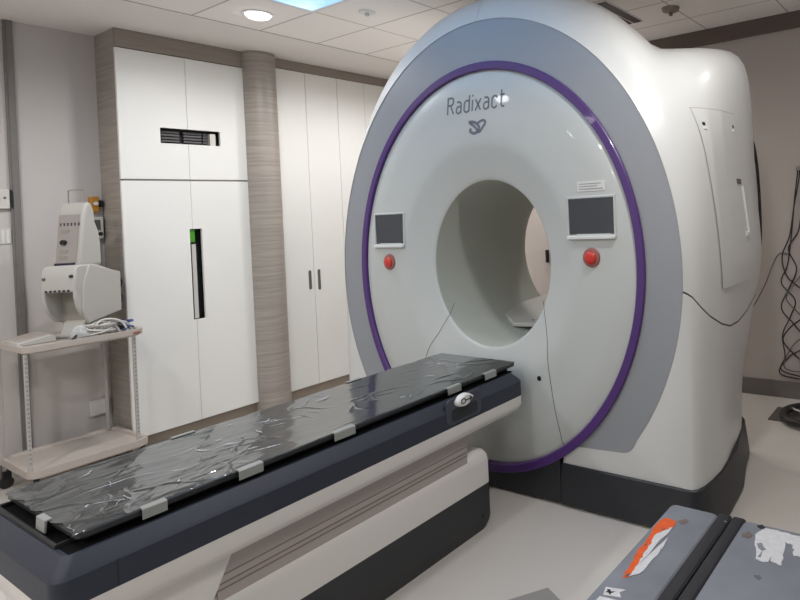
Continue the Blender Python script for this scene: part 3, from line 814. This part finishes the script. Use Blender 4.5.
# ------------------------------------------------------------------ back wall: hanging cables, wire, stand foot
hc = thing('cable_loops', (1.15,1.82,.1), 'dark cables hanging in loops on the wall at the right edge', 'cables')
def hang(name, pts, r, m, par): MB().tube(bez(pts, 8), r, 7).build(name, m, par, smooth=True)
yw = YB-.008
MB().box(1.205, 1.245, YB-.05, YB, 1.60, 1.625).build('cable_hook', M['steel'], hc, bevel=.003)
hang('cable_strand', [(1.225,yw-.02,1.625),(1.215,yw,1.55),(1.17,yw,1.35),(1.13,yw,1.15),(1.07,yw,1.0),(1.10,yw,.86),(1.20,yw,.76),(1.23,yw,.62),(1.10,yw,.50),(1.05,yw,.40),(1.16,yw,.28),(1.25,yw,.2)], .0045, M['cable'], hc)
hang('cable_strand', [(1.225,yw-.024,1.628),(1.24,yw-.01,1.5),(1.2,yw-.01,1.2),(1.12,yw-.01,1.06),(1.17,yw-.01,.92),(1.11,yw-.01,.78),(1.05,yw-.01,.64),(1.14,yw-.01,.52),(1.22,yw-.01,.40),(1.08,yw-.01,.29),(1.02,yw-.01,.17),(1.25,yw-.01,.14)], .0045, M['cable'], hc)
hang('cable_strand', [(1.23,yw-.028,1.628),(1.29,yw-.02,1.3),(1.25,yw-.02,1.0),(1.2,yw-.02,.88),(1.09,yw-.02,.72),(1.18,yw-.02,.6),(1.24,yw-.02,.5),(1.12,yw-.02,.38),(1.05,yw-.02,.24),(1.12,yw-.02,.2),(1.3,yw-.02,.22)], .004, M['wire'], hc)
hang('cable_strand', [(1.22,yw-.03,1.628),(1.18,yw-.016,1.4),(1.15,yw-.016,1.18),(1.11,yw-.016,.95),(1.06,yw-.016,.82),(1.15,yw-.016,.7),(1.11,yw-.016,.58),(1.05,yw-.016,.45),(1.06,yw-.016,.3),(1.03,yw-.016,.2),(1.2,yw-.016,.16)], .0045, M['cable'], hc)
wi = MB().tube(bez([(1.12,yw,1.02),(1.05,yw,1.02),(1.0,yw-.02,.93),(.97,yw-.1,.82),(.93,1.6,.70),(.95,1.3,.66),(1.0,1.02,.74),(1.05,.87,.86)], 8), .004, 6).build('thin_wire', M['wire'], smooth=True)
tag(wi, 'thin grey wire running from the back of the machine to the hanging cables', 'wire')
fpz = MB().box(1.045, 1.36, 1.385, 1.635, 0, .004).build('floor_plate', M['plate']); tag(fpz, 'dark rectangular plate on the floor at the right edge', 'floor plate')
st = thing('stand_foot', (1.26,1.44,0), 'black ring-shaped stand foot resting on the dark floor plate', 'stand')
b = MB(); b.tube([(1.27+.135*math.cos(2*PI*k/40), 1.45+.16*math.sin(2*PI*k/40), .028+.012) for k in range(40)], .024, 10, True); b.build('foot_ring', M['cable'], st, smooth=True)
MB().tube([(1.27,1.45,.03),(1.27,1.45,.40)], .02, 12).build('stand_pole', M['steel'], st, smooth=True)
b = MB()
for k in range(3):
    a = .5+2*PI*k/3; b.tube([(1.27,1.45,.05),(1.27+.13*math.cos(a), 1.45+.15*math.sin(a), .045)], .01, 8)
b.build('foot_spoke', M['steel'], st)
wl = thing('wall_fitting', (-.985,YB,.9), 'small black fitting on the back wall seen through the bore', 'fitting')
MB().box(-1.0, -.98, YB-.03, YB, .95, 1.06).build('fitting_body', M['black'], wl, bevel=.004)

# ------------------------------------------------------------------ grey case in the right foreground
ca = thing('equipment_case', (1.65,-.9,0), 'battered grey flat-topped case with black straps and torn labels, lower right', 'case')
ZT = .35
def caseblk(x0, x1, y0, y1, nm, m, z1=ZT, r=.018):
    b = MB(); b.loft([[(x,y,z) for x,y in rrect(x0+i,x1-i,y0+i,y1-i,r,4)] for z, i in ((.03,.02),(.06,.0),(z1-.006,0),(z1,.006))]); return b.build(nm, m, ca, smooth=True, angle=40)
l_ = caseblk(1.232, 1.408, -1.75, -.428, 'case_half', M['case'])
r_ = caseblk(1.498, 2.05, -1.75, -.428, 'case_half', M['case'])
caseblk(1.406, 1.452, -1.752, -.418, 'strap_rail', M['case_dark'], ZT+.001, .004)
caseblk(1.456, 1.500, -1.752, -.418, 'strap_rail', M['case_dark'], ZT+.001, .004)
MB().box(1.24, 2.04, -1.74, -.44, 0, .031).build('case_foot', M['black'], ca)
MB().cyl((1.447,-.47,ZT), (1.447,-.47,ZT+.004), .005, 10).build('rivet', M['steel'], ca)
def decal(pts, m, nm, par, z=ZT+.0006, lab=None):
    n = len(pts); o = MB().prism(pts, 'z', z-.0002, z+.0006).build(nm, m, par)
    if lab: o['label'] = lab
def jag(p, q, n, am):
    out = []
    for k in range(n):
        t_ = k/n; out.append((p[0]+(q[0]-p[0])*t_+random.uniform(-am, am), p[1]+(q[1]-p[1])*t_+random.uniform(-am, am)))
    return out
def rag(pts, n=5, am=.003):
    out = []
    for q0, q1 in zip(pts, pts[1:]+pts[:1]): out += [q0]+jag(q0, q1, n, am)[1:]
    return out
# torn orange sticker with white paper showing
decal(rag([(1.279,-.868),(1.268,-.796),(1.257,-.735),(1.254,-.651),(1.243,-.568),(1.250,-.529),(1.297,-.530),(1.302,-.572),(1.280,-.63),(1.284,-.713),(1.293,-.79),(1.296,-.857)], 6, .0035), M['orange'], 'torn_sticker', l_, lab='torn orange sticker')
decal(rag([(1.293,-.857),(1.288,-.78),(1.281,-.713),(1.268,-.634),(1.300,-.572)], 7, .0035)+[(1.312,-.63),(1.322,-.695)]+jag((1.321,-.70),(1.317,-.848),9,.003), M['paper'], 'sticker_backing', l_, ZT+.0014, 'white paper left under the torn sticker')
for q in ([(1.280,-.856),(1.288,-.845),(1.294,-.855),(1.286,-.862)], [(1.272,-.60),(1.281,-.59),(1.279,-.605)], [(1.262,-.70),(1.267,-.69),(1.268,-.705)]):
    decal(q, M['rust'], 'stain', l_, ZT+.0022)
decal(rag([(1.302,-.528),(1.318,-.506),(1.336,-.52),(1.318,-.545)], 3, .004), M['rust'], 'stain', l_)
# small white label with a dark print at the lower left
decal([(1.257,-.925),(1.316,-.912),(1.303,-.928),(1.318,-.945),(1.268,-.958)], M['paper'], 'label_scrap', l_, lab='white torn label')
decal([(1.266,-.934),(1.274,-.930),(1.281,-.937),(1.292,-.932),(1.284,-.943),(1.287,-.95),(1.275,-.943),(1.268,-.946),(1.271,-.939)], M['black'], 'label_print', l_, ZT+.0014)
decal([(1.262,-.966),(1.326,-.958),(1.33,-1.0),(1.262,-1.0)], M['paper'], 'label_scrap', l_)
# white torn papers on the right half
decal(rag([(1.556,-.497),(1.567,-.468),(1.579,-.447),(1.63,-.450),(1.70,-.452),(1.73,-.47),(1.72,-.56),(1.69,-.555),(1.677,-.507),(1.650,-.498),(1.672,-.622),(1.64,-.615),(1.615,-.628),(1.594,-.622)], 7, .0035), M['paper'], 'label_scrap', r_, lab='white torn paper label')
for q in ([(1.575,-.545),(1.588,-.535),(1.60,-.555),(1.61,-.563),(1.60,-.575),(1.585,-.565)], [(1.597,-.61),(1.602,-.575),(1.606,-.61)], [(1.632,-.62),(1.633,-.59),(1.637,-.618)]):
    decal(q, M['case'], 'label_tear', r_, ZT+.0014)
decal(rag([(1.545,-.447),(1.56,-.432),(1.575,-.445),(1.563,-.46)], 2, .003), M['case_dark'], 'stain', r_)
decal(rag([(1.518,-.51),(1.535,-.49),(1.55,-.505),(1.545,-.525),(1.525,-.53)], 4, .004), M['rust'], 'stain', r_)
decal(rag([(1.612,-.70),(1.625,-.69),(1.637,-.70),(1.63,-.712)], 3, .003), M['smudge'], 'stain', r_)
decal(rag([(1.54,-.86),(1.58,-.83),(1.62,-.85),(1.60,-.88),(1.57,-.885)], 4, .007), M['smudge'], 'stain', r_)

# small grey hatch cover in the floor
P0 = Vector((.767,-.573)); e1 = Vector((.92,-.40))*.26; e2 = Vector((-.60,-.80))*.26
q = [P0, P0+e1, P0+e1+e2, P0+e2]
hb = MB().prism([(p.x, p.y) for p in q], 'z', 0, .0025).build('floor_hatch', M['hatch'], bevel=.001); tag(hb, 'small grey square cover on the floor at the bottom edge', 'floor cover')

# ------------------------------------------------------------------ world, camera
W = bpy.data.worlds.new('w'); S.world = W; W.use_nodes = True
W.node_tree.nodes['Background'].inputs[0].default_value = (.6,.65,.7,1); W.node_tree.nodes['Background'].inputs[1].default_value = .05

F, PITCH, ROLL, YAW = 585.5828, math.radians(-.0561), math.radians(-2.8633), math.radians(-30.0411)
fw = Vector((math.sin(YAW)*math.cos(PITCH), math.cos(YAW)*math.cos(PITCH), -math.sin(PITCH)))
r0 = fw.cross(Vector((0,0,1))).normalized(); u0 = r0.cross(fw)
r1 = r0*math.cos(ROLL)+u0*math.sin(ROLL); u1 = -r0*math.sin(ROLL)+u0*math.cos(ROLL)
cam = bpy.data.cameras.new('camera'); co = bpy.data.objects.new('camera', cam); COL.objects.link(co)
mw = Matrix((r1, u1, -fw)).transposed().to_4x4(); mw.translation = (2.162,-2.3081,1.4227); co.matrix_world = mw
cam.sensor_fit = 'HORIZONTAL'; cam.sensor_width = 36; cam.lens = F*36/800
cam.shift_x = -219.0947/800; cam.shift_y = -95.4908/800
cam.clip_start = .02
S.camera = co
S.view_settings.view_transform = 'Standard'; S.view_settings.look = 'None'; S.view_settings.gamma = 1; S.view_settings.exposure = .16
